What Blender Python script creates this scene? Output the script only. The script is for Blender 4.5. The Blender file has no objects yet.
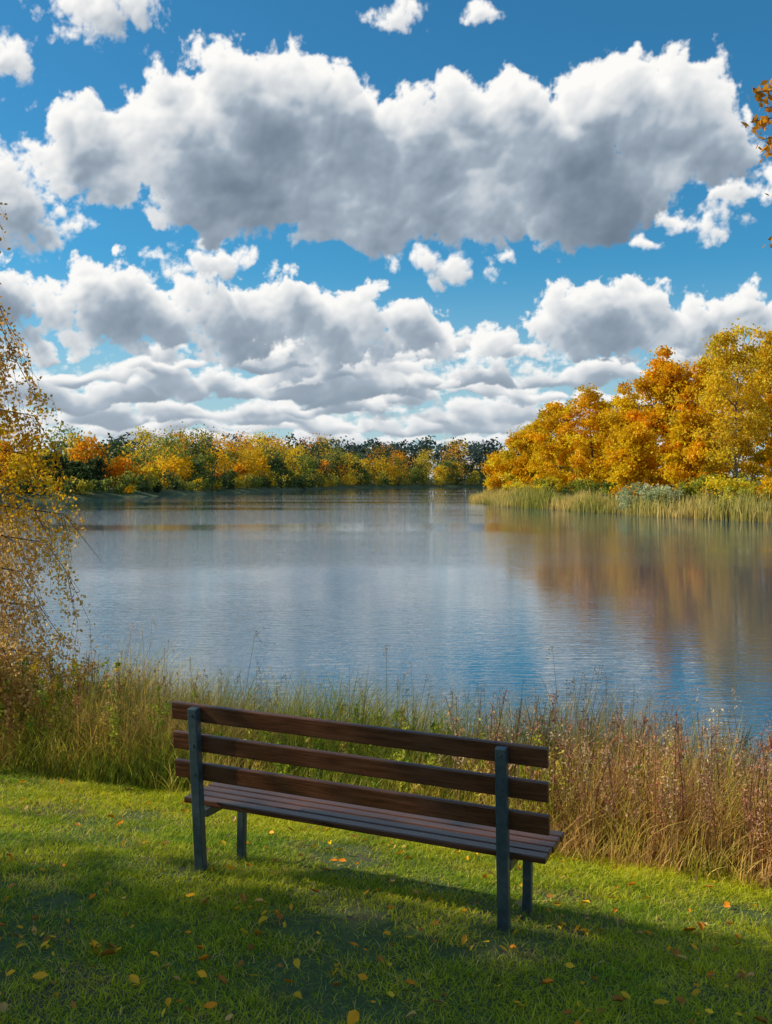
import bpy, bmesh, math, numpy as np
from mathutils import Vector, Matrix, Euler
rng = np.random.default_rng(7)
CAMZ = 3.4
Pr = np.array([.606, 5.135]); dv = np.array([.918, -.396]); nv = np.array([.396, .918])

# ---------------------------------------------------------------- helpers
_tab = np.random.default_rng(3).random((256, 256))
def vnoise(x, y, s=1.0, o=0):
    x = np.asarray(x, float)/s + 37.3*o + 1000; y = np.asarray(y, float)/s + 11.7*o + 1000
    xi = np.floor(x).astype(int); yi = np.floor(y).astype(int)
    fx = x-xi; fy = y-yi; fx = fx*fx*(3-2*fx); fy = fy*fy*(3-2*fy)
    a = _tab[xi % 256, yi % 256]; b = _tab[(xi+1) % 256, yi % 256]
    c = _tab[xi % 256, (yi+1) % 256]; d = _tab[(xi+1) % 256, (yi+1) % 256]
    return (a*(1-fx)+b*fx)*(1-fy)+(c*(1-fx)+d*fx)*fy

def px(xp, Z): return (xp-386)/1000.0*Z

near_a = Pr+nv*4.8
def nl(t): p = near_a+dv*t; return (p[0], p[1])
LAKE = np.array([nl(30), nl(0), nl(-33), (-48, 45), (-66, 80), (-68, 140), (-55, 168), (-50, 200), (-46, 243), (-38, 290), (-30, 340),
    (-16, 425), (17, 486), (60, 523), (150, 520), (110, 300), (60, 215), (24, 172), (16, 160), (14.2, 149), (17.5, 122), (23, 106),
    (27, 92), (31, 81), (40, 66), (60, 50), (70, 20)])
def shore(x, y):
    x = np.asarray(x, float); y = np.asarray(y, float)
    dmin = np.full(x.shape, 1e9); inside = np.zeros(x.shape, bool)
    n = len(LAKE)
    for i in range(n):
        a = LAKE[i]; b = LAKE[(i+1) % n]; e = b-a
        wx = x-a[0]; wy = y-a[1]
        h = np.clip((wx*e[0]+wy*e[1])/(e@e), 0, 1)
        dmin = np.minimum(dmin, np.hypot(wx-e[0]*h, wy-e[1]*h))
        c = ((a[1] > y) != (b[1] > y))
        if abs(e[1]) > 1e-9:
            inside ^= c & (x < e[0]*(y-a[1])/e[1]+a[0])
    s = np.where(inside, -dmin, dmin)
    far = np.clip((np.hypot(x, y)-25)/40, 0, 1)
    s = s + far*((vnoise(x, y, 9, 1)-.5)*3+(vnoise(x, y, 3, 2)-.5)*1.2)
    return s
def ground_z(x, y):
    x = np.asarray(x, float); y = np.asarray(y, float)
    s = shore(x, y)
    z = np.interp(s, [-30, -3, 0, 2.5, 4.8, 8, 14, 60, 400, 3000], [-3, -.9, 0, .64, 1.08, 1.45, 1.9, 2.4, 3.0, 6])
    t = (x-Pr[0])*dv[0]+(y-Pr[1])*dv[1]
    w = np.clip(1-np.hypot(x, y)/25, 0, 1)
    z = z - .017*np.clip(t, -4, 4)*w
    z = z + w*((vnoise(x, y, .9, 5)-.5)*.05+(vnoise(x, y, .3, 6)-.5)*.02)*(s > .3)
    return z

class MB:
    def __init__(s): s.V = []; s.F = []; s.C = []; s.M = []; s.n = 0
    def add(s, V, F, C, m=0):
        V = np.asarray(V, float); F = np.asarray(F, int)
        C = np.asarray(C, float)
        if C.ndim == 1: C = np.tile(C, (len(V), 1))
        s.V.append(V); s.F.append(F+s.n); s.C.append(C); s.M.append(np.full(len(F), m)); s.n += len(V)
    def tube(s, pts, rad, k=6, col=(.1, .07, .05), m=0):
        pts = np.asarray(pts, float); n = len(pts)
        T = np.gradient(pts, axis=0); T /= np.linalg.norm(T, axis=1)[:, None]+1e-9
        ref = np.array([0, 0, 1.]) if abs(T[0][2]) < .8 else np.array([1., 0, 0])
        A = np.cross(T, ref); A /= np.linalg.norm(A, axis=1)[:, None]+1e-9
        B = np.cross(T, A)
        an = np.linspace(0, 2*np.pi, k, endpoint=False)
        V = pts[:, None]+np.asarray(rad)[:, None, None]*(np.cos(an)[None, :, None]*A[:, None]+np.sin(an)[None, :, None]*B[:, None])
        V = V.reshape(-1, 3); F = []
        for i in range(n-1):
            for j in range(k):
                F.append((i*k+j, i*k+(j+1) % k, (i+1)*k+(j+1) % k, (i+1)*k+j))
        s.add(V, F, col, m)
    def diamonds(s, P, size, C, m=0, asp=.6, rg=rng):
        n = len(P)
        if n == 0: return
        N = rg.normal(size=(n, 3))
        N /= np.linalg.norm(N, axis=1)[:, None]
        R = rg.normal(size=(n, 3)); A = np.cross(N, R); A /= np.linalg.norm(A, axis=1)[:, None]+1e-9
        B = np.cross(N, A)
        sz = np.broadcast_to(size, (n,))[:, None]*.5
        V = np.stack([P+A*sz, P+B*sz*asp, P-A*sz, P-B*sz*asp], 1).reshape(-1, 3)
        F = np.arange(4*n).reshape(n, 4)
        s.add(V, F, np.repeat(np.clip(C, 0, .95), 4, axis=0), m)
    def ribbons(s, base, h, w, bend, az, C0, C1, seg=3, m=0, rg=rng):
        n = len(base); rows = []; cols = []
        fa = rg.random(n)*np.pi
        for i in range(seg+1):
            f = i/seg
            off = bend*f*f
            c = base+np.stack([np.cos(az)*off, np.sin(az)*off, h*(f-.25*(np.minimum(bend/np.maximum(h, 1e-3), 1.6))*f*f)], 1)
            ww = w*(1-f**1.6*.93)*.5
            sd = np.stack([np.cos(fa)*ww, np.sin(fa)*ww, 0*ww], 1)
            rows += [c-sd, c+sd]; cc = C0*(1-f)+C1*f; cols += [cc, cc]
        V = np.stack(rows, 1).reshape(-1, 3); C = np.clip(np.stack(cols, 1).reshape(-1, 3), 0, .95)
        k = 2*(seg+1); b = np.arange(n)*k
        F = np.concatenate([np.stack([b+2*i, b+2*i+1, b+2*i+3, b+2*i+2], 1) for i in range(seg)])
        s.add(V, F, C, m)
    def build(s, name, mats, smooth=False, alpha=None):
        V = np.concatenate(s.V); F = np.concatenate(s.F); C = np.concatenate(s.C); M = np.concatenate(s.M)
        me = bpy.data.meshes.new(name)
        me.vertices.add(len(V)); me.vertices.foreach_set('co', V.astype(np.float32).ravel())
        me.loops.add(F.size); me.loops.foreach_set('vertex_index', F.astype(np.int32).ravel())
        me.polygons.add(len(F)); me.polygons.foreach_set('loop_start', np.arange(0, F.size, 4, dtype=np.int32))
        me.polygons.foreach_set('loop_total', np.full(len(F), 4, dtype=np.int32))
        me.polygons.foreach_set('material_index', M.astype(np.int32))
        if smooth: me.polygons.foreach_set('use_smooth', np.ones(len(F), bool))
        at = me.color_attributes.new('Col', 'FLOAT_COLOR', 'POINT')
        A = np.ones((len(C), 1)) if alpha is None else alpha[:, None]
        at.data.foreach_set('color', np.hstack([C, A]).astype(np.float32).ravel())
        me.update(calc_edges=True)
        for mm in mats: me.materials.append(mm)
        ob = bpy.data.objects.new(name, me); bpy.context.scene.collection.objects.link(ob)
        return ob

class NT:
    def __init__(s, nt): s.nt = nt
    def n(s, t, **kw):
        nd = s.nt.nodes.new(t)
        for k, v in kw.items(): setattr(nd, k, v)
        return nd
    def l(s, a, b): s.nt.links.new(a, b)
    def val(s, sock, v):
        if isinstance(v, bpy.types.NodeSocket): s.l(v, sock)
        else: sock.default_value = v
    def math(s, op, a, b=None, c=None, clamp=False):
        nd = s.n('ShaderNodeMath', operation=op); nd.use_clamp = clamp
        s.val(nd.inputs[0], a)
        if b is not None: s.val(nd.inputs[1], b)
        if c is not None: s.val(nd.inputs[2], c)
        return nd.outputs[0]
    def vm(s, op, a, b=None, c=None):
        nd = s.n('ShaderNodeVectorMath', operation=op)
        s.val(nd.inputs[0], a)
        if b is not None: s.val(nd.inputs[1], b)
        if c is not None: s.val(nd.inputs[2], c)
        return nd.outputs['Value'] if op in ('LENGTH', 'DOT_PRODUCT') else nd.outputs[0]
    def noise(s, vec, scale, detail=4, rough=.5, dims='3D', out='Fac', dist=0):
        nd = s.n('ShaderNodeTexNoise', noise_dimensions=dims)
        nd.inputs['Scale'].default_value = scale; nd.inputs['Detail'].default_value = detail
        nd.inputs['Roughness'].default_value = rough; nd.inputs['Distortion'].default_value = dist
        if vec is not None: s.l(vec, nd.inputs['Vector'])
        return nd.outputs[out]
    def maprange(s, v, a, b, c, d, smooth=False):
        nd = s.n('ShaderNodeMapRange'); 
        if smooth: nd.interpolation_type = 'SMOOTHSTEP'
        s.val(nd.inputs[0], v)
        for i, q in enumerate((a, b, c, d)): s.val(nd.inputs[i+1], q)
        return nd.outputs[0]
    def mix(s, f, a, b):
        nd = s.n('ShaderNodeMix', data_type='RGBA')
        s.val(nd.inputs[0], f); s.val(nd.inputs[6], a); s.val(nd.inputs[7], b)
        return nd.outputs[2]
    def ramp(s, f, stops):
        nd = s.n('ShaderNodeValToRGB'); s.val(nd.inputs[0], f); e = nd.color_ramp.elements
        while len(e) < len(stops): e.new(.5)
        for x, (p, c) in zip(e, stops): x.position = p; x.color = (*c, 1)
        return nd.outputs[0]

def new_mat(name):
    m = bpy.data.materials.new(name); m.use_nodes = True
    m.node_tree.nodes.clear(); N = NT(m.node_tree); o = N.n('ShaderNodeOutputMaterial'); return m, N, o

def leaf_mat(name, trans=.4, gloss=.06):
    m, N, o = new_mat(name)
    a = N.n('ShaderNodeAttribute', attribute_name='Col')
    d = N.n('ShaderNodeBsdfDiffuse'); t = N.n('ShaderNodeBsdfTranslucent'); mx = N.n('ShaderNodeMixShader')
    N.l(a.outputs['Color'], d.inputs[0]); N.l(a.outputs['Color'], t.inputs[0])
    mx.inputs[0].default_value = trans; N.l(d.outputs[0], mx.inputs[1]); N.l(t.outputs[0], mx.inputs[2])
    g = N.n('ShaderNodeBsdfGlossy'); g.inputs['Roughness'].default_value = .45; g.inputs[0].default_value = (.8, .8, .8, 1)
    m2 = N.n('ShaderNodeMixShader'); m2.inputs[0].default_value = gloss
    N.l(mx.outputs[0], m2.inputs[1]); N.l(g.outputs[0], m2.inputs[2]); N.l(m2.outputs[0], o.inputs[0])
    return m
M_leaf = leaf_mat('foliage', .48, .01)
M_grass = leaf_mat('grass_blades', .45, .02)
M_reed = leaf_mat('reed_blades', .45, .015)
def bark_mat():
    m, N, o = new_mat('bark')
    a = N.n('ShaderNodeAttribute', attribute_name='Col')
    tc = N.n('ShaderNodeTexCoord')
    nz = N.noise(tc.outputs['Object'], 9, 5, .6)
    col = N.mix(N.maprange(nz, .35, .65, 0, 1), (.02, .015, .012, 1), a.outputs['Color'])
    p = N.n('ShaderNodeBsdfPrincipled'); N.l(col, p.inputs['Base Color']); p.inputs['Roughness'].default_value = .9
    N.l(p.outputs[0], o.inputs[0]); return m
M_bark = bark_mat()

# ---------------------------------------------------------------- camera
cam = bpy.data.cameras.new('camera'); cam.sensor_width = 36; cam.sensor_fit = 'AUTO'
cam.lens = 36*1000/1024; cam.shift_y = -32/1024; cam.clip_end = 12000; cam.clip_start = .05
co = bpy.data.objects.new('camera', cam); bpy.context.scene.collection.objects.link(co)
co.location = (0, 0, CAMZ); co.rotation_euler = (math.radians(90), 0, 0); bpy.context.scene.camera = co

# ---------------------------------------------------------------- sun
EL = math.radians(34)
sdir = Vector((-.990*math.cos(EL), .12*math.cos(EL), math.sin(EL))).normalized()
sun = bpy.data.lights.new('sun', 'SUN'); sun.energy = 5.0; sun.angle = math.radians(.53); sun.color = (1, .89, .66)
so = bpy.data.objects.new('sun', sun); bpy.context.scene.collection.objects.link(so)
so.rotation_euler = sdir.to_track_quat('Z', 'Y').to_euler(); so.location = (-20, 6, 20)

# ---------------------------------------------------------------- sky (world): Nishita + unseen broken cloud added behind the viewer as fill light
wd = bpy.data.worlds.new('World'); bpy.context.scene.world = wd; wd.use_nodes = True
wd.node_tree.nodes.clear(); W = NT(wd.node_tree); wo = W.n('ShaderNodeOutputWorld'); bg = W.n('ShaderNodeBackground')
bg.inputs[1].default_value = .12; W.l(bg.outputs[0], wo.inputs[0])
sky = W.n('ShaderNodeTexSky', sky_type='NISHITA'); sky.sun_disc = False; sky.sun_elevation = EL
sky.sun_rotation = math.atan2(sdir.x, sdir.y); sky.ozone_density = 2.0; sky.dust_density = .4
skyc = W.vm('MULTIPLY', sky.outputs[0], (.25, .80, 1.0))
tc = W.n('ShaderNodeTexCoord'); sx = W.n('ShaderNodeSeparateXYZ'); W.l(tc.outputs['Generated'], sx.inputs[0])
hzf = W.maprange(sx.outputs[2], 0, .22, .85, 0, True)
skyc = W.mix(hzf, skyc, (4.2, 5.3, 5.9, 1))
cn = W.noise(tc.outputs['Generated'], 4.0, 3, .55)
cf = W.math('MULTIPLY', W.maprange(cn, .45, .60, 0, 1, True), W.maprange(sx.outputs[1], .1, -.25, 0, 1, True))
skyc = W.mix(cf, skyc, (7.2, 6.7, 6.0, 1))
W.l(skyc, bg.inputs[0])

# ---------------------------------------------------------------- cloud deck, noise shapes with light and shade baked into vertex colours
grd = np.random.default_rng(11); _ga = grd.random((256, 256))*2*np.pi; _gx = np.cos(_ga); _gy = np.sin(_ga)
def perlin(x, y):
    xi = np.floor(x).astype(int); yi = np.floor(y).astype(int); fx = x-xi; fy = y-yi
    ux = fx**3*(fx*(fx*6-15)+10); uy = fy**3*(fy*(fy*6-15)+10)
    def gd(i, j):
        a, b = (xi+i) % 256, (yi+j) % 256
        return _gx[a, b]*(fx-i)+_gy[a, b]*(fy-j)
    return ((gd(0, 0)*(1-ux)+gd(1, 0)*ux)*(1-uy)+(gd(0, 1)*(1-ux)+gd(1, 1)*ux)*uy)*1.5
def fbm(x, y, f, n, r=.5, o=0):
    a = 1; s = 0
    for i in range(n):
        s = s+a*perlin(x*f+17.3*i+o*31.7+300, y*f-9.1*i+o*13.3+300); f *= 2.03; a *= r
    return s
_wx = grd.random((256, 256)); _wy = grd.random((256, 256))
def worley(x, y):
    xi = np.floor(x).astype(int); yi = np.floor(y).astype(int); d = np.full(x.shape, 9.)
    for i in (-1, 0, 1):
        for j in (-1, 0, 1):
            a, b = xi+i, yi+j
            d = np.minimum(d, (a+_wx[a % 256, b % 256]-x)**2+(b+_wy[a % 256, b % 256]-y)**2)
    return d
def shift(A, sx, sy):
    B = np.zeros_like(A); nx_, ny_ = A.shape
    xs, xe = max(0, -sx), min(nx_, nx_-sx); ys, ye = max(0, -sy), min(ny_, ny_-sy)
    B[xs:xe, ys:ye] = A[xs+sx:xe+sx, ys+sy:ye+sy]; return B
def blur(A, r):
    return (A*2+shift(A, r, 0)+shift(A, -r, 0)+shift(A, 0, r)+shift(A, 0, -r)+shift(A, r, r)+shift(A, -r, -r)+shift(A, r, -r)+shift(A, -r, r))/10
ST = .00095
azs = np.arange(-.56, .56, ST); els = np.arange(.0035, .60, ST)
AZ, EE = np.meshgrid(azs, els, indexing='ij')
XP = AZ*1000; YP = EE*1000
def mr(xp, yp):
    X = (xp-386)/1000; az = math.atan(X); c = math.cos(az); return az*1000, math.atan((480-yp)/1000*c)*1000, c
RGB = np.zeros(AZ.shape+(3,)); AL = np.zeros(AZ.shape)
def layer(ells, amp, f, o, kbase=.05, kl=.03, stp=3.0, haze=0.0, soft=.25, dark=(.12, .175, .245), warp=14, bias=.12, lowf=.18, relf=1.0, fx=1.0):
    global RGB, AL
    XQ = XP*fx
    wx = fbm(XQ, YP, .012*f, 3, .5, o)*warp/f; wy = fbm(XQ, YP, .012*f, 3, .5, o+3)*warp/f
    qx = XP+wx; qy = YP+wy
    D = np.full(AZ.shape, -3.)
    for e in ells:
        a, el, c = mr(e[0], e[1]); rx = e[2]*c*c; ry = e[3]*c
        x0 = np.searchsorted(azs, (a-rx*2.2)/1000); x1 = np.searchsorted(azs, (a+rx*2.2)/1000)
        y0 = np.searchsorted(els, (el-ry*2.2)/1000); y1 = np.searchsorted(els, (el+ry*2.2)/1000)
        if x1 <= x0 or y1 <= y0: continue
        X = qx[x0:x1, y0:y1]; Y = qy[x0:x1, y0:y1]
        d = 1-np.sqrt(((X-a)/rx)**2+((Y-el)/ry)**2)
        d = d*min(1.6, max(.45, ry/45.))
        if len(e) > 4:
            b = mr(e[0], e[4])[1]; d = np.minimum(d, (Y-b)*kbase)
        cur = D[x0:x1, y0:y1]; k = .10; h = np.clip(.5+.5*(d-cur)/k, 0, 1); D[x0:x1, y0:y1] = cur*(1-h)+d*h+k*h*(1-h)
    bl = 0; aa = 1; ff = .026*f; big = 0
    for i in range(4):
        wv = aa*(.36-np.minimum(worley(qx*fx*ff+o*7.7+i*3.1+400, qy*ff+o*3.3+400), 1)); bl = bl+wv
        if i == 1: big = bl.copy()
        ff *= 2.1; aa *= .5
    det = fbm(XQ, YP, .03*f, 6, .60, o+5)
    Ds = D-bias+amp*.62*big
    D = D-bias+amp*(.36*det+.62*bl)
    al = np.clip(D/soft, 0, 1); al = al*al*(3-2*al)
    dens = np.clip(Ds+.1, 0, .8)*al
    T = np.zeros_like(dens); dx, dy = -.48, .87
    for i in range(1, 24):
        T += shift(dens, int(round(dx*stp*i)), int(round(dy*stp*i)))*stp
    L = np.exp(-kl*T)
    Db = blur(D, 1); gx, gy = np.gradient(Db, 1.0); rel0 = np.clip(-(gx*dx+gy*dy)*4.0, -1, 1)
    gx, gy = np.gradient(blur(Db, 2), 1.0); rel = np.clip(-(gx*dx+gy*dy)*6.0, -1, 1)
    gx, gy = np.gradient(blur(Ds, 2), 1.0); rel2 = np.clip(-(gx*dx+gy*dy)*11.0/f, -1, 1)
    thin = np.exp(-np.clip(D, 0, 9)*3.5)
    lit = L*.90+.14*thin*(.4+L)+relf*(rel0*.10*(.4+L)+rel*(.06+.18*L)+rel2*(.10+.16*L))+.05+lowf*fbm(XQ, YP, .009*f, 5, .55, o+9)*(1.1-L*.6)
    lit = np.where(lit < .32, .32*np.exp((np.minimum(lit, .32)-.32)/.40), lit)   # soft toe, no flat blacks
    lit = np.clip(lit, 0, 1.0)
    dk = np.array(dark); md = np.array([.38, .455, .54]); wh = np.array([1.0, .99, .965])
    t = lit[..., None]
    col = np.where(t < .42, dk+(md-dk)*(t/.42), md+(wh-md)*((np.maximum(t, .42)-.42)/.58)**.80)
    hz = np.array([.68, .74, .79]); col = col*(1-haze)+hz*haze
    RGB = RGB*(1-al[..., None])+col*al[..., None]; AL = AL*(1-al)+al
gr = np.random.default_rng(33)
for yb, hgt, wd_, hz, cov in [(480, 8, 90, .72, 1), (473, 9, 95, .6, 1), (465, 11, 90, .48, .95), (455, 11, 100, .38, .95), (444, 14, 70, .3, .9), (433, 13, 100, .22, .9), (420, 19, 70, .16, .9), (405, 18, 95, .12, .85), (390, 25, 76, .08, .85), (373, 17, 90, .05, .6)]:
    ells = []; x = -230
    while x < 1000:
        w_ = wd_*gr.uniform(.25, 1.7)
        if gr.random() < cov:
            yb2 = yb+gr.normal(0, hgt*.42); n_ = gr.integers(2, 6); hh = hgt*gr.uniform(.45, 1.5)
            for j in range(n_):
                ells.append((x+gr.uniform(-.6, .6)*w_, yb2-hh*gr.uniform(.2, .6), w_*gr.uniform(.3, .8), hh*gr.uniform(.35, 1.15), yb2))
        x += w_*gr.uniform(.6, 1.2)
    layer(ells, .62*min(1, hgt/20), 64/(hgt+18), int(yb), kbase=.09, kl=.11, stp=1.0, haze=hz, soft=.24, dark=(.17, .235, .31), warp=18, bias=.03, lowf=.24, relf=.9, fx=.65)
GB = [(110, 300, 60, 50, 352), (75, 305, 44, 36, 350), (158, 318, 46, 32, 352), (-8, 290, 52, 46, 340), (240, 322, 66, 42, 366), (288, 308, 48, 36, 362), (198, 306, 44, 32, 360), (335, 330, 64, 38, 366),
      (358, 300, 34, 24, 360), (402, 325, 52, 34, 362), (600, 320, 76, 44, 362), (560, 333, 54, 30, 362), (645, 304, 42, 32, 355), (590, 300, 40, 24, 355), (705, 328, 64, 30, 356), (745, 312, 52, 28, 352), (480, 344, 70, 20, 366), (800, 325, 60, 36, 350), (40, 343, 74, 22, 362), (-70, 320, 60, 40, 350), (860, 320, 60, 30, 350)]
layer(GB, .66, 1.3, 71, kbase=.05, kl=.045, stp=2.0, haze=.03, bias=.12, lowf=.24, soft=.2)
GC = [(8, 212, 60, 46, 264), (-35, 195, 76, 60, 264), (50, 226, 36, 26, 258), (8, 68, 38, 30), (100, 6, 74, 30), (395, 20, 40, 18), (730, 192, 36, 22), (705, 226, 40, 16), (662, 212, 22, 13),
      (212, 265, 66, 23), (440, 264, 54, 19), (508, 258, 14, 9), (285, 345, 24, 12), (780, 180, 30, 26), (480, 12, 22, 8), (612, 214, 18, 10), (650, 243, 18, 8)]
layer(GC, .62, 1.5, 37, kbase=.04, kl=.030, stp=2.0, bias=.12, soft=.34)
GA = [(100, 150, 76, 48, 208), (185, 124, 76, 56, 224), (165, 92, 46, 32, 216), (262, 114, 94, 66, 234), (305, 98, 72, 55, 240), (340, 165, 140, 84, 248), (230, 175, 128, 58, 232), (430, 170, 110, 74, 250),
      (478, 118, 56, 50, 246), (520, 108, 56, 44, 246), (560, 168, 104, 68, 249), (615, 112, 64, 56, 236), (665, 116, 74, 62, 220), (708, 138, 50, 50, 188), (600, 188, 104, 52, 248), (450, 205, 145, 48, 252), (120, 178, 78, 38, 212), (260, 200, 126, 42, 238)]
layer(GA, .72, 1.0, 9, kbase=.035, kl=.026, stp=3.0, dark=(.09, .135, .20), bias=.17, lowf=.30, soft=.23)
R0 = 4200.0
Vc = np.stack([R0*np.cos(EE)*np.sin(AZ), R0*np.cos(EE)*np.cos(AZ), R0*np.sin(EE)], -1).reshape(-1, 3)
n1_, n2_ = AZ.shape; idc = np.arange(n1_*n2_).reshape(n1_, n2_)
Fc = np.stack([idc[:-1, :-1], idc[1:, :-1], idc[1:, 1:], idc[:-1, 1:]], -1).reshape(-1, 4)
alf = AL.ravel(); kf = alf[Fc].max(1) > .004; Fc = Fc[kf]
used = np.zeros(len(Vc), bool); used[Fc.ravel()] = True; remap = np.cumsum(used)-1
ccol = (RGB/np.maximum(AL, 1e-3)[..., None]).reshape(-1, 3)
mc, N, o = new_mat('cloud_baked_light')
a = N.n('ShaderNodeAttribute', attribute_name='Col')
em = N.n('ShaderNodeEmission'); N.l(a.outputs['Color'], em.inputs[0]); em.inputs[1].default_value = .98  # self-glow shows the painted cloud shading; the sun lamp does not light it
tr = N.n('ShaderNodeBsdfTransparent'); mx = N.n('ShaderNodeMixShader'); N.l(a.outputs['Alpha'], mx.inputs[0]); N.l(tr.outputs[0], mx.inputs[1]); N.l(em.outputs[0], mx.inputs[2]); N.l(mx.outputs[0], o.inputs[0])
try: mc.cycles.emission_sampling = 'NONE'
except Exception as ex: print(ex)
mb = MB(); mb.add(Vc[used], remap[Fc], ccol[used]); mb.build('clouds', [mc], True, alf[used]); print('clouds', used.sum())

# ---------------------------------------------------------------- ground
def sgrid(a, lo, hi, n):
    return a*np.sinh(np.linspace(math.asinh(lo/a), math.asinh(hi/a), n))
gx = sgrid(9, -3000, 3000, 620); gy = sgrid(9, -400, 4000, 640)
XX, YY = np.meshgrid(gx, gy, indexing='ij'); ZZ = ground_z(XX, YY)
nx, ny = XX.shape; idx = np.arange(nx*ny).reshape(nx, ny)
F = np.stack([idx[:-1, :-1], idx[1:, :-1], idx[1:, 1:], idx[:-1, 1:]], -1).reshape(-1, 4)
mg, N, o = new_mat('ground_soil_and_turf')
geo = N.n('ShaderNodeNewGeometry'); pos = geo.outputs['Position']
n1 = N.noise(pos, 1.3, 5, .6); n2 = N.noise(pos, 22, 5, .7)
turf = N.ramp(n2, [(.3, (.03, .05, .01)), (.55, (.07, .11, .02)), (.75, (.14, .15, .04))])
soil = N.ramp(n2, [(.3, (.04, .028, .016)), (.7, (.13, .09, .05))])
c = N.mix(N.maprange(n1, .5, .62, 0, 1, True), turf, soil)
p = N.n('ShaderNodeBsdfPrincipled'); p.inputs['Roughness'].default_value = .95; N.l(c, p.inputs['Base Color'])
b = N.n('ShaderNodeBump'); b.inputs['Strength'].default_value = .6; b.inputs['Distance'].default_value = .02; N.l(n2, b.inputs['Height']); N.l(b.outputs[0], p.inputs['Normal'])
N.l(p.outputs[0], o.inputs[0])
mb = MB(); mb.add(np.stack([XX, YY, ZZ], -1).reshape(-1, 3), F, np.array([.1, .1, .05])); mb.build('ground', [mg], True)

# ---------------------------------------------------------------- lake
ml, N, o = new_mat('lake_water')
geo = N.n('ShaderNodeNewGeometry'); pos = geo.outputs['Position']
v1 = N.vm('MULTIPLY', pos, (1.0, 3.4, 1)); v2 = N.vm('MULTIPLY', pos, (.012, .05, 1)); v3 = N.vm('MULTIPLY', pos, (.30, .9, 1))
r1 = N.noise(v1, 1.7, 3, .6, '2D', dist=.4); r3 = N.noise(v3, 1.0, 2, .5, '2D'); big = N.noise(v2, 1.0, 3, .5, '2D')
amp = N.maprange(big, .38, .62, .25, 1.2)
hgt = N.math('MULTIPLY', N.math('ADD', r1, N.math('MULTIPLY', r3, .5)), amp)
b = N.n('ShaderNodeBump'); b.inputs['Strength'].default_value = 1; b.inputs['Distance'].default_value = .0092; N.l(hgt, b.inputs['Height'])
p = N.n('ShaderNodeBsdfPrincipled'); p.inputs['Base Color'].default_value = (.010, .075, .13, 1); p.inputs['Roughness'].default_value = .01
p.inputs['IOR'].default_value = 3.2; N.l(b.outputs[0], p.inputs['Normal']); N.l(p.outputs[0], o.inputs[0])
mb = MB(); mb.add([(-3000, -400, 0), (3000, -400, 0), (3000, 4000, 0), (-3000, 4000, 0)], [(0, 1, 2, 3)], np.zeros(3)); mb.build('lake', [ml])

# ---------------------------------------------------------------- lawn grass
def uv_t(x, y): return (x-Pr[0])*nv[0]+(y-Pr[1])*nv[1], (x-Pr[0])*dv[0]+(y-Pr[1])*dv[1]
n = 740000
y = rng.uniform(3.2, 11.0, n); x = rng.uniform(-1, 1, n)*(.46*y+.8)
keep = rng.random(n) < (.46*y+.8)/5.9; x = x[keep]; y = y[keep]
u, t = uv_t(x, y); keep = u < 2.75+.5*vnoise(x, y, .4, 9); x, y, u = x[keep], y[keep], u[keep]
bare = vnoise(x, y, .8, 11)*.6+vnoise(x, y, .22, 12)*.4
keep = rng.random(len(x)) < np.interp(bare, [.25, .4, .6, .75], [1, .95, .7, .12]); x, y, u, bare = x[keep], y[keep], u[keep], bare[keep]
n = len(x); z = ground_z(x, y)-.004
tall = vnoise(x, y, .35, 13)*.5+vnoise(x, y, .09, 16)*.5
h = rng.uniform(.02, .048, n)*(.5+1.1*tall)*np.interp(u, [1.4, 2.3, 2.8], [1, 1.8, 4])
wd_ = rng.uniform(.003, .006, n)*np.interp(y, [4, 9], [1, 1.4])
big_ = vnoise(x, y, 1.1, 14)*.5+vnoise(x, y, .25, 15)*.5
gA = np.array([.21, .38, .012]); gB = np.array([.74, .72, .025]); gD = np.array([.82, .62, .16])
k = np.clip((big_-.5)*1.5+.54+rng.normal(0, .22, n), 0, 1)[:, None]
C = gA*(1-k)+gB*k
dry = (rng.random(n) < .05+.13*(bare > .52))[:, None]; C = np.where(dry, gD, C)
C *= rng.uniform(.6, 1.25, n)[:, None]
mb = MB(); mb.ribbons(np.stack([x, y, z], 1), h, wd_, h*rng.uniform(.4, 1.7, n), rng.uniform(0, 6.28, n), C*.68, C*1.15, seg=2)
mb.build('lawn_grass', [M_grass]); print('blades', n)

# fallen leaves
def lawn_pts(n, ymax=8.6):
    y = 3.4+rng.random(n)**1.2*(ymax-3.4); x = rng.uniform(-1, 1, n)*(.45*y+.5)
    u, t = uv_t(x, y); k = u < 2.3; return x[k], y[k]
x, y = lawn_pts(500)
cl_ = [(-1.6, 4.65, 12, .09), (-1.35, 4.5, 8, .12), (-.6, 4.9, 6, .12), (.15, 4.9, 5, .1), (.25, 5.6, 5, .12), (1.1, 5.3, 9, .2), (-.1, 7.2, 10, .3), (-.9, 4.2, 6, .15), (1.4, 4.6, 8, .2)]
for a, b_, k, sg in cl_:
    x = np.append(x, rng.normal(a, sg, k)); y = np.append(y, rng.normal(b_, sg, k))
n = len(x); z = ground_z(x, y)+rng.uniform(.022, .044, n)
pal = np.array([(.94, .46, .015), (.92, .32, .015), (.94, .60, .03), (.50, .21, .03), (.72, .44, .14), (.94, .50, .02)])
mb = MB()
V = []; F = []; C = []
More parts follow.
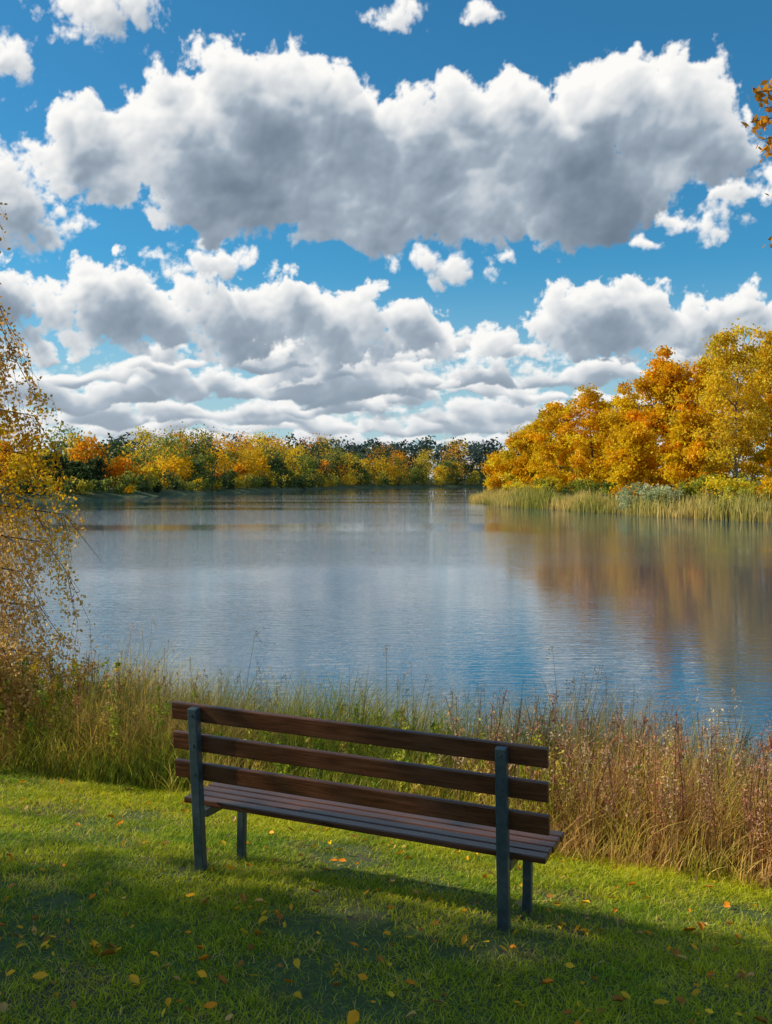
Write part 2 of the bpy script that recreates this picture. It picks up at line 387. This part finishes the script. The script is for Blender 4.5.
for i in range(n):
    s = rng.uniform(.012, .029)*(1.35 if rng.random() < .2 else 1); a = rng.random()*6.28
    R = Matrix.Rotation(a, 3, 'Z') @ Matrix.Rotation(rng.normal(0, .4), 3, 'X') @ Matrix.Rotation(rng.normal(0, .4), 3, 'Y')
    q = rng.uniform(.1, .7)*s; tp = rng.uniform(-.2, .5)*s; w1 = rng.uniform(.45, .75)
    L = [(-s*1.1, 0, 0), (-.55*s, w1*.75*s, q*.8), (.1*s, w1*s, q), (.7*s, w1*.5*s, q), (1.15*s, 0, tp), (.7*s, -w1*.5*s, q), (.1*s, -w1*s, q*.7), (-.55*s, -w1*.75*s, q), (.05*s, 0, 0)]
    b0 = len(V)
    for p_ in L:
        w_ = R @ Vector(p_); V.append((x[i]+w_.x, y[i]+w_.y, z[i]+w_.z))
    F += [(b0, b0+8, b0+2, b0+1), (b0+8, b0+4, b0+3, b0+2), (b0+8, b0+6, b0+5, b0+4), (b0, b0+7, b0+6, b0+8)]
    c_ = pal[rng.integers(0, 6)]*rng.uniform(.7, 1.0); C += [c_*rng.uniform(.85, 1.0) for _ in range(9)]
mb.add(V, F, np.array(C)); mb.build('fallen_leaves', [leaf_mat('fallen_leaf', .15, .02)])

# ---------------------------------------------------------------- near reeds
def bank_pts(n, t0, t1, s0, s1):
    t = rng.uniform(t0, t1, n); s = rng.uniform(s0, s1, n); P = near_a+dv*t[:, None]-nv*s[:, None]
    return P[:, 0], P[:, 1], s, t
n = 90000
x, y, s, t = bank_pts(n, -12, 5.5, -.5, 2.75)
hn = vnoise(x, y, .7, 21)*.6+vnoise(x, y, .25, 24)*.4; h = (.48+1.12*hn)*rng.uniform(.45, 1.15, n)*np.interp(s, [-.5, 0, 1.2, 2.1, 2.75], [.9, 1.05, 1.0, .65, .22])
kk = rng.random(n) < np.interp(s, [-.5, 0, 2.4, 2.75], [.25, .9, 1, .8]); x, y, s, t, h, hn = [q[kk] for q in (x, y, s, t, h, hn)]; n = len(x)
z = np.maximum(ground_z(x, y), -.25)-.01
pg = np.array([(.20, .30, .04), (.66, .62, .06), (.92, .66, .17), (.80, .46, .17), (.25, .35, .035)])
zone = np.interp(t, [-9, -5.5, -4, -1.2, -.2, 1.5], [.54, .52, .40, .38, .75, .88])+(vnoise(x, y, .5, 22)-.5)*.95
zz = np.clip(zone+rng.normal(0, .2, n), 0, 1)
C = np.stack([np.interp(zz, [0, .3, .6, 1], pg[[4, 1, 2, 3], i]) for i in range(3)], 1)*rng.uniform(.5, 1.2, n)[:, None]
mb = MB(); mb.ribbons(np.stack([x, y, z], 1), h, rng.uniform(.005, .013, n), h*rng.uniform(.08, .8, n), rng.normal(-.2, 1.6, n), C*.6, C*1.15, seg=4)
m_ = rng.choice(n, 900, replace=False); mm = m_[(s[m_] < 1.8) & (hn[m_] > .4)]
for i in mm:
    ht = h[i]*rng.uniform(.95, 1.15)+.05; a = rng.random()*6.28; bx, by = x[i], y[i]; ln = rng.uniform(.03, .22)
    top = np.array([bx+ln*math.cos(a), by+ln*math.sin(a), z[i]+ht])
    mb.tube([(bx, by, z[i]), ((bx*.65+top[0]*.35), by*.65+top[1]*.35, z[i]+ht*.55), top], [.003, .0025, .0015], 3, np.array([.5, .38, .17]))
    k = 16; f = rng.random(k)
    Pp_ = top+np.stack([f*.06*math.cos(a)+rng.normal(0, .012, k), f*.06*math.sin(a)+rng.normal(0, .012, k), -f*.16], 1)
    mb.diamonds(Pp_, .024, np.tile(np.array([.56, .38, .22])*rng.uniform(.7, 1.4), (k, 1)), asp=.4)
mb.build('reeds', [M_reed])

def weeds(name, count, t0, t1, s0, s1, hr, cols, nleaf, lsz, mat):
    mb = MB(); x, y, s, t = bank_pts(count, t0, t1, s0, s1); z = np.maximum(ground_z(x, y), -.1)
    for i in range(count):
        H = rng.uniform(*hr); a = rng.random()*6.28; ln = rng.uniform(.02, .22)*H
        c = np.array(cols[rng.integers(0, len(cols))])*rng.uniform(.7, 1.25)
        b = np.array([x[i], y[i], z[i]]); top = b+np.array([math.cos(a)*ln, math.sin(a)*ln, H])
        mid = b*.5+top*.5+np.array([-math.cos(a), -math.sin(a), 0])*ln*.25
        mb.tube([b, mid, top], [.005, .004, .002], 3, c*.6)
        for j in range(rng.integers(4, 9)):
            f = rng.uniform(.35, .95); st = b*(1-f)+top*f; a2 = rng.random()*6.28; l2 = rng.uniform(.08, .28)*(1.2-f)*H
            en = st+np.array([math.cos(a2)*l2*.6, math.sin(a2)*l2*.6, l2*.8])
            mb.tube([st, en], [.0025, .0012], 3, c*.7)
            k = nleaf; f2 = rng.random(k)[:, None]
            mb.diamonds(st*(1-f2)+en*f2+rng.normal(0, .014, (k, 3)), rng.uniform(.6, 1.3, k)*lsz, c*rng.uniform(.6, 1.4, (k, 1)), asp=.45)
        k = nleaf*2; f2 = rng.uniform(.2, 1.05, k)[:, None]
        mb.diamonds(b*(1-f2)+top*f2+rng.normal(0, .02, (k, 3)), rng.uniform(.6, 1.3, k)*lsz, c*rng.uniform(.6, 1.4, (k, 1)), asp=.45)
    return mb.build(name, [mat])
weeds('dry_weeds', 800, -1.2, 4.5, .3, 2.5, (.5, 1.2), [(.62, .30, .18), (.70, .42, .24), (.46, .21, .13), (.74, .54, .30)], 9, .026, M_reed)
weeds('dry_weeds', 400, -9, -4.6, .3, 2.4, (.4, 1.2), [(.62, .31, .13), (.72, .46, .18), (.46, .22, .10)], 9, .028, M_reed)
weeds('wild_shrub', 600, -11, -5.6, .2, 2.5, (.4, 1.25), [(.88, .62, .05), (.46, .50, .05), (.92, .55, .04), (.30, .38, .05)], 13, .044, M_leaf)
weeds('green_weeds', 420, -6.2, 0.6, .3, 2.45, (.3, .95), [(.32, .44, .04), (.56, .58, .06), (.68, .50, .10)], 10, .036, M_leaf)

# ---------------------------------------------------------------- park bench
mw, N, o = new_mat('bench_wood')
tc2 = N.n('ShaderNodeTexCoord'); vv = N.vm('MULTIPLY', tc2.outputs['Object'], (2.5, 40, 40))
gr_ = N.noise(vv, 1.5, 6, .65); wv = N.noise(tc2.outputs['Object'], 3, 3, .5)
c = N.ramp(gr_, [(.3, (.028, .010, .0045)), (.5, (.085, .030, .012)), (.7, (.15, .057, .025))])
c = N.mix(N.maprange(wv, .45, .7, 0, .4), c, (.12, .062, .036, 1))
p = N.n('ShaderNodeBsdfPrincipled'); N.l(c, p.inputs['Base Color']); N.l(N.maprange(gr_, .3, .7, .24, .44), p.inputs['Roughness'])
b = N.n('ShaderNodeBump'); b.inputs['Strength'].default_value = .35; b.inputs['Distance'].default_value = .003; N.l(gr_, b.inputs['Height']); N.l(b.outputs[0], p.inputs['Normal'])
N.l(p.outputs[0], o.inputs[0])
mm_, N, o = new_mat('bench_painted_steel')
tc3 = N.n('ShaderNodeTexCoord'); nz = N.noise(tc3.outputs['Object'], 30, 5, .6)
c = N.ramp(nz, [(.3, (.028, .048, .055)), (.7, (.055, .085, .095))])
p = N.n('ShaderNodeBsdfPrincipled'); N.l(c, p.inputs['Base Color']); p.inputs['Roughness'].default_value = .42
b = N.n('ShaderNodeBump'); b.inputs['Strength'].default_value = .15; b.inputs['Distance'].default_value = .002; N.l(nz, b.inputs['Height']); N.l(b.outputs[0], p.inputs['Normal'])
N.l(p.outputs[0], o.inputs[0])
bench = bpy.data.objects.new('park_bench', None); bpy.context.scene.collection.objects.link(bench)
bench.location = (Pr[0], Pr[1], 1.075); bench.rotation_euler = (0, .017, math.atan2(dv[1], dv[0]))
def box(name, c, size, mat, rot=(0, 0, 0), bev=.005):
    me = bpy.data.meshes.new(name); bm = bmesh.new(); bmesh.ops.create_cube(bm, size=1)
    bmesh.ops.scale(bm, vec=size, verts=bm.verts)
    bmesh.ops.bevel(bm, geom=list(bm.edges), offset=bev, segments=2, affect='EDGES', profile=.5)
    bm.to_mesh(me); bm.free(); me.materials.append(mat)
    ob = bpy.data.objects.new(name, me); bpy.context.scene.collection.objects.link(ob); ob.parent = bench
    ob.location = c; ob.rotation_euler = rot; return ob
def cyl(name, c, r, dpt, mat, rot):
    me = bpy.data.meshes.new(name); bm = bmesh.new(); bmesh.ops.create_cone(bm, cap_ends=True, segments=14, radius1=r, radius2=r*.8, depth=dpt)
    bm.to_mesh(me); bm.free(); me.materials.append(mat)
    ob = bpy.data.objects.new(name, me); bpy.context.scene.collection.objects.link(ob); ob.parent = bench
    ob.location = c; ob.rotation_euler = rot
TH = math.atan2(.10, .98)
LP = -1.841
for i, xx in enumerate((LP, 0)):
    Lh = 1.08; cz = .98-Lh/2*math.cos(TH)
    box(f'rear_post_{i+1}', (xx, -.10*cz/.98, cz), (.06, .05, Lh), mm_, (TH, 0, 0), .006)
    box(f'front_leg_{i+1}', (xx, .45, .125), (.05, .045, .53), mm_, (0, 0, 0), .006)
    box(f'seat_support_{i+1}', (xx, .228, .335), (.045, .40, .05), mm_, (0, 0, 0), .005)
x0, x1 = LP-.175, .23
for i, tp in enumerate((.992, .815, .645)):
    hc = tp-.05; yc = -.10*hc/.98+.025+.0175
    box(f'backrest_slat_{i+1}', ((x0+x1)/2+rng.normal(0, .003), yc, hc), (x1-x0, .032, .102), mw, (TH, 0, 0), .006)
    for j, xx in enumerate((LP, 0)):
        cyl(f'bolt_{i}{j}', (xx, -.10*hc/.98-.029, hc), .008, .008, mm_, (math.radians(90), 0, 0))
x1 = .20
for i in range(5):
    yc = .062+.036+i*.087
    box(f'seat_slat_{i+1}', ((x0+x1)/2+rng.normal(0, .003), yc, .378), (x1-x0-.01, .074, .034), mw, (0, 0, 0), .006)

# ---------------------------------------------------------------- trees
YEL = [(.95, .61, .012), (.94, .53, .010), (.95, .68, .02)]
ORA = [(.95, .48, .010), (.94, .40, .010), (.95, .54, .012)]
GRN = [(.20, .27, .04), (.30, .34, .05), (.14, .20, .03)]
OLV = [(.70, .56, .03), (.80, .60, .03), (.48, .46, .05)]
def tree(name, x, y, H, R, pal, hb=.12, nlimb=16, sub=7, lp=125, leaf=.36, clump=.85, tr=None, bark=(.11, .08, .06), rg=rng, lean=0):
    mb = MB(); z0 = float(ground_z(x, y))-.1; tr = tr or H*.016
    kz = np.linspace(0, 1, 8); wob = np.cumsum(rg.normal(0, .012*H, (8, 2)), axis=0); wob -= wob[0]; wob[:, 0] += lean*kz*H
    tp = np.stack([x+wob[:, 0], y+wob[:, 1], z0+kz*H*.92], 1)
    mb.tube(tp, tr*(1-kz*.88), 8, np.array(bark), 1)
    def axis(f): return np.array([np.interp(f, kz, tp[:, i]) for i in range(3)])
    base = np.array(pal)
    for i in range(nlimb):
        v = (i+rg.random())/nlimb; f = hb+(.97-hb)*v
        az = i*2.4+rg.normal(0, .4); r = R*max(.18, math.sin(math.pi*(.16+.80*v**.9)))**.7*rg.uniform(.75, 1.15)
        st = axis(max(.06, f-.14)); ct = axis(f)
        en = ct+np.array([math.cos(az)*r*.78, math.sin(az)*r*.78, H*.05*rg.uniform(-.3, 1)])
        mid = st*.45+en*.55+np.array([0, 0, -.02*H])
        mb.tube([st, mid, en], [tr*.42*(1-f*.5), tr*.25*(1-f*.5), tr*.07], 5, np.array(bark), 1)
        for j in range(sub):
            g_ = rg.uniform(.35, 1.05); bs = st*(1-g_)+en*g_ if g_ < 1 else en
            off = rg.normal(0, 1, 3); off /= np.linalg.norm(off); off[2] = abs(off[2])*.8-.15
            ce = bs+off*R*rg.uniform(.15, .38)
            mb.tube([bs, ce], [tr*.09, tr*.03], 3, np.array(bark), 1)
            cs = clump*rg.uniform(.6, 1.35); k = int(lp*rg.uniform(.6, 1.3))
            P_ = ce+rg.normal(0, 1, (k, 3))*cs*np.array([.55, .55, .38])
            cb = base[rg.integers(0, len(base))]*rg.uniform(.68, 1.1)
            Cc = cb*rg.uniform(.75, 1.15, (k, 1)); mb.diamonds(P_, leaf*rg.uniform(.6, 1.3, k), Cc, 0, .65, rg=rg)
    return mb.build(name, [M_leaf, M_bark])
def grove(name, xp, Z, ytop, wpx, pal, **kw):
    X = px(xp, Z); H = CAMZ+(480-ytop)/1000*Z-float(ground_z(X, Z)); tree(name, X, Z, H*1.01, wpx/2000*Z, pal, **kw)
mixYO = YEL+ORA[:1]; mixO = ORA*2+YEL
for a in [(506, 155, 450, 44, mixYO), (528, 149, 425, 54, YEL+OLV[:1]), (560, 140, 396, 72, YEL), (592, 134, 384, 74, mixYO), (622, 128, 390, 60, YEL),
          (652, 114, 342, 68, mixO), (676, 112, 346, 66, mixO), (702, 110, 358, 60, mixYO), (545, 165, 408, 60, OLV+YEL), (606, 160, 398, 60, mixO),
          (690, 140, 360, 80, mixO), (722, 132, 342, 70, mixYO), (800, 104, 325, 90, mixYO), (850, 100, 322, 90, YEL), (638, 150, 382, 60, mixYO), (770, 128, 330, 80, mixYO), (636, 108, 420, 50, YEL), (690, 104, 410, 56, mixYO)]:
    grove('autumn_tree', a[0], a[1], a[2], a[3], a[4], hb=.06)
BIR = [(.94, .62, .025), (.90, .60, .03), (.80, .60, .05)]
grove('birch_tree', 742, 101, 314, 100, BIR, hb=.16, lp=120, nlimb=19, clump=.85, leaf=.3, sub=7, bark=(.30, .27, .23), tr=.24)
grove('birch_tree', 776, 112, 318, 80, BIR+YEL, hb=.2, lp=115, bark=(.3, .27, .23))
def bush(name, xp, Z, hgt, wid, pal, n=24, lp=80, leaf=.28):
    X = px(xp, Z); z0 = float(ground_z(X, Z)); mb = MB(); base = np.array(pal)
    for i in range(n):
        a = rng.random()*6.28; r = wid*.5*math.sqrt(rng.random()); hh = hgt*rng.uniform(.2, .9)*(1-.35*(2*r/wid)**2)
        ce = np.array([X+math.cos(a)*r, Z+math.sin(a)*r, z0+hh]); mb.tube([(X, Z, z0), ce], [.06, .02], 3, np.array([.09, .07, .05]), 1)
        P_ = ce+rng.normal(0, 1, (lp, 3))*np.array([.5, .5, .4])*hgt*.22
        mb.diamonds(P_, leaf*rng.uniform(.6, 1.3, lp), base[rng.integers(0, len(base))]*rng.uniform(.7, 1.25)*rng.uniform(.75, 1.25, (lp, 1)), 0)
    mb.build(name, [M_leaf, M_bark])
GRY = [(.42, .46, .24), (.52, .54, .30), (.36, .40, .18)]
for a in [(640, 100, 3.0, 5, GRY), (665, 97, 2.6, 4, GRY), (700, 97, 3.0, 5, OLV+GRN), (728, 95, 3.4, 5, YEL+OLV), (755, 92, 2.2, 5, OLV), (615, 112, 2.6, 4, OLV+GRN), (585, 124, 2.4, 5, OLV+GRN),
          (550, 134, 2.6, 5, OLV+GRN), (520, 143, 2.4, 5, OLV+YEL), (790, 90, 2.8, 5, YEL)]:
    bush('bush', *a)
n = 70000; x = rng.uniform(11, 48, n); y = rng.uniform(62, 168, n); s = shore(x, y)
k = (s > -1.3) & (s < 3.0) & (rng.random(n) < .95); x, y, s = x[k], y[k], s[k]; n = len(x)
h = rng.uniform(.9, 2.1, n)*(.5+.9*vnoise(x, y, 2.5, 31)); z = np.maximum(ground_z(x, y), -.2)
zz = np.clip(vnoise(x, y, 4, 32)*1.3-.1+rng.normal(0, .2, n), 0, 1)[:, None]
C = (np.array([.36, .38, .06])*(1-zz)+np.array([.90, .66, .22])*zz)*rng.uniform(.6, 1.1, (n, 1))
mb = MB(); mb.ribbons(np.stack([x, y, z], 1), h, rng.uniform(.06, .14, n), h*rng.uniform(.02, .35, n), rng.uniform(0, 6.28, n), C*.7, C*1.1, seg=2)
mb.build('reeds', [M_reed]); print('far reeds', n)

def distant(name, pts, leaf, cols, kclump, kl, sg=.26):
    mb = MB()
    for (x, y, H, R, ci) in pts:
        z0 = float(ground_z(x, y)); base = np.array(cols[ci]); tb = base[rng.integers(0, len(base))]*rng.uniform(.72, 1.1)
        mb.tube([(x, y, z0-.3), (x, y, z0+H*.6)], [H*.015, H*.008], 4, np.array([.08, .06, .05]), 1)
        for j in range(kclump):
            v = rng.random(); a = rng.random()*6.28
            rr = R*(math.sin(math.pi*(.14+.78*v)))**.6*rng.uniform(.35, .95)
            ce = np.array([x+math.cos(a)*rr, y+math.sin(a)*rr, z0+H*(.06+.88*v)])
            P_ = ce+rng.normal(0, 1, (kl, 3))*R*np.array([sg, sg, sg*.75])
            mb.diamonds(P_, leaf*rng.uniform(.6, 1.3, kl), tb*rng.uniform(.7, 1.15)*rng.uniform(.8, 1.2, (kl, 1)), 0, .7)
    return mb.build(name, [M_leaf, M_bark])
DG = [(.08, .13, .04), (.12, .17, .05), (.07, .11, .04)]
COL = [DG, [(.26, .30, .05), (.36, .37, .06)], [(.94, .56, .02), (.95, .62, .03)], [(.94, .44, .015), (.92, .38, .015)], [(.70, .55, .06), (.76, .57, .06)], [(.07, .115, .10), (.09, .13, .115)]]  # last set: dark forest green with distance haze tinted in as blue
line = [(-75, 120), (-68, 150), (-57, 172), (-52, 205), (-48, 245), (-40, 292), (-32, 342), (-18, 428), (15, 490), (60, 527), (130, 530)]
L = np.array(line, float); seg = np.linalg.norm(np.diff(L, axis=0), axis=1); cum = np.concatenate([[0], np.cumsum(seg)])
pts = []; pts2 = []
for row, (off, hs, npr) in enumerate([(1.5, .28, 230), (7, .60, 58), (15, .92, 56), (28, 1.08, 48)]):
    for i in range(npr):
        d = (i+rng.random())/npr*cum[-1]; x = np.interp(d, cum, L[:, 0]); y = np.interp(d, cum, L[:, 1])
        e = .5; x2 = np.interp(d+e, cum, L[:, 0]); y2 = np.interp(d+e, cum, L[:, 1]); tx, ty = x2-x, y2-y; q = math.hypot(tx, ty)+1e-9
        o_ = off+rng.uniform(-2, 3); X = x-ty/q*o_; Y = y+tx/q*o_
        if Y < 90: continue
        Ht = np.interp(Y, [120, 175, 245, 340, 430, 500], [8, 9.2, 11.6, 13.6, 16.5, 18])*hs*rng.uniform(.5, 1.3)
        ph = vnoise(d, row*7, 14, 41+row)
        if row == 0: pts2.append((X, Y, Ht, Ht*rng.uniform(.4, .7), rng.choice([0, 1, 4, 2], p=[.46, .28, .16, .10]))); continue
        ci = rng.choice([0, 1, 2, 3, 4], p=[.06, .08, .42, .30, .14] if ph > .45 else [.32, .28, .16, .12, .12])
        pts.append((X, Y, Ht, Ht*rng.uniform(.36, .52), ci))
distant('distant_tree_line', pts, .72, COL, 44, 24, .19)
distant('shoreline_bushes', pts2, .6, COL, 12, 14, .3)
pts = []
for i in range(300):
    Y = rng.uniform(640, 760); X = px(rng.uniform(-150, 640), Y); pts.append((X, Y, rng.uniform(23, 31), rng.uniform(5, 8), 5))
distant('distant_forest', pts, 2.2, COL, 18, 12)

# ---------------------------------------------------------------- left weeping birch
mb = MB(); bx, by = -4.98, 10.2; z0 = float(ground_z(bx, by))-.1; H = 8.9
kz = np.linspace(0, 1, 9); tp = np.stack([bx+.15*np.sin(kz*4), by+.1*np.cos(kz*5), z0+kz*H], 1)
mb.tube(tp, .13*(1-kz*.9), 9, np.array([.42, .39, .34]), 1)
rb = np.random.default_rng(77)
def cz_(z):
    return np.array([.88, .48, .10]) if z > 4.1 else (np.array([.95, .54, .015]) if z > 2.9 else np.array([.92, .62, .22]))
for i in range(96):
    f = .04+.86*((i+rb.random())/96)**1.2; zt = z0+f*H
    rmax = np.interp(zt, [1.2, 2.6, 4, 5.0, 6.0, 8.5], [1.95, 2.0, 1.75, 1.35, .90, .2])*rb.uniform(.65, 1.0); az = i*2.4+rb.normal(0, .3)
    st = np.array([np.interp(f, kz, tp[:, q]) for q in range(3)]); dr = np.array([math.cos(az), math.sin(az), 0])
    p1 = st+dr*rmax*.45+np.array([0, 0, .35]); p2 = st+dr*rmax*.8+np.array([0, 0, .25]); p3 = st+dr*rmax+np.array([0, 0, -.25])
    mb.tube([st, p1, p2, p3], [.022*(1-f*.6), .010, .005, .002], 5, np.array([.16, .11, .08]), 1)
    nj = 9 if math.cos(az) < 0 else 19
    for j in range(nj):
        g_ = rb.uniform(.3, 1.15); b0 = (st*(1-2*g_)+p1*2*g_) if g_ < .5 else (p1*(2-2*min(g_, 1))+p2*(2*min(g_, 1)-1))
        if g_ > 1: b0 = p2*.4+p3*.6
        ln = rb.uniform(.3, 1.25); e = b0+dr*rb.uniform(0, .2)+np.array([rb.normal(0, .14), rb.normal(0, .14), -ln])
        e[2] = max(e[2], 1.1+rb.random()*.3); mid = b0*.5+e*.5+dr*.10+np.array([0, 0, .05])
        mb.tube([b0, mid, e], [.003, .002, .001], 3, np.array([.2, .11, .06]), 1)
        k = 44; f2 = rb.random(k)[:, None]; P_ = b0*(1-f2)**2+2*mid*f2*(1-f2)+e*f2**2+rb.normal(0, .045, (k, 3))
        Cc = np.array([cz_(q) for q in P_[:, 2]+rb.normal(0, .25, k)])*rb.uniform(.6, 1.1, (k, 1))
        mb.diamonds(P_, rb.uniform(.028, .056, k), Cc, 0, .7)
mb.build('birch_tree', [leaf_mat('birch_foliage', .58, .01), M_bark])

# shade trees west of the lawn (outside the frame)
tree('maple_tree', -12.6, 4.35, 12.5, 3.2, YEL+ORA, hb=.2, nlimb=26, sub=7, lp=125, leaf=.18, clump=.70, tr=.2)
tree('maple_tree', -17.5, 4.6, 15, 3.4, YEL+OLV, hb=.2, nlimb=24, sub=6, lp=90, leaf=.2, clump=.78, tr=.22)

# oak at the right with a branch reaching into view
ob = tree('oak_tree', 5.4, 6.6, 8.5, 2.0, ORA+OLV, hb=.4, nlimb=14, sub=5, lp=60, leaf=.085, clump=.45, tr=.17)
mb = MB()
for (xp, yp, Z) in [(755, 92, 6.0), (764, 108, 6.0), (750, 122, 6.05), (768, 88, 6.1), (762, 140, 6.0), (770, 155, 6.0), (774, 200, 6.0), (770, 248, 6.0)]:
    e = np.array([px(xp, Z), Z, CAMZ+(480-yp)/1000*Z]); jn = np.array([2.75, 6.15, e[2]*.75+1.40]); st = np.array([5.3, 6.6, 5.2])
    mb.tube([st, jn, e*.6+jn*.4+np.array([0, 0, .05]), e], [.04, .012, .005, .002], 5, np.array([.1, .07, .05]), 1)
    k = 60; f2 = rng.random(k)[:, None]**.6; P_ = jn*(1-f2)+e*f2
    P_ += rng.normal(0, .03, (k, 3)); mb.diamonds(P_, rng.uniform(.035, .065, k), np.array([.80, .36, .03])*rng.uniform(.5, 1.15, (k, 1)), 0, .6)
br = mb.build('branch', [M_leaf, M_bark]); br.parent = ob

sc = bpy.context.scene; sc.view_settings.view_transform = 'Standard'; sc.view_settings.look = 'None'; sc.view_settings.exposure = 0
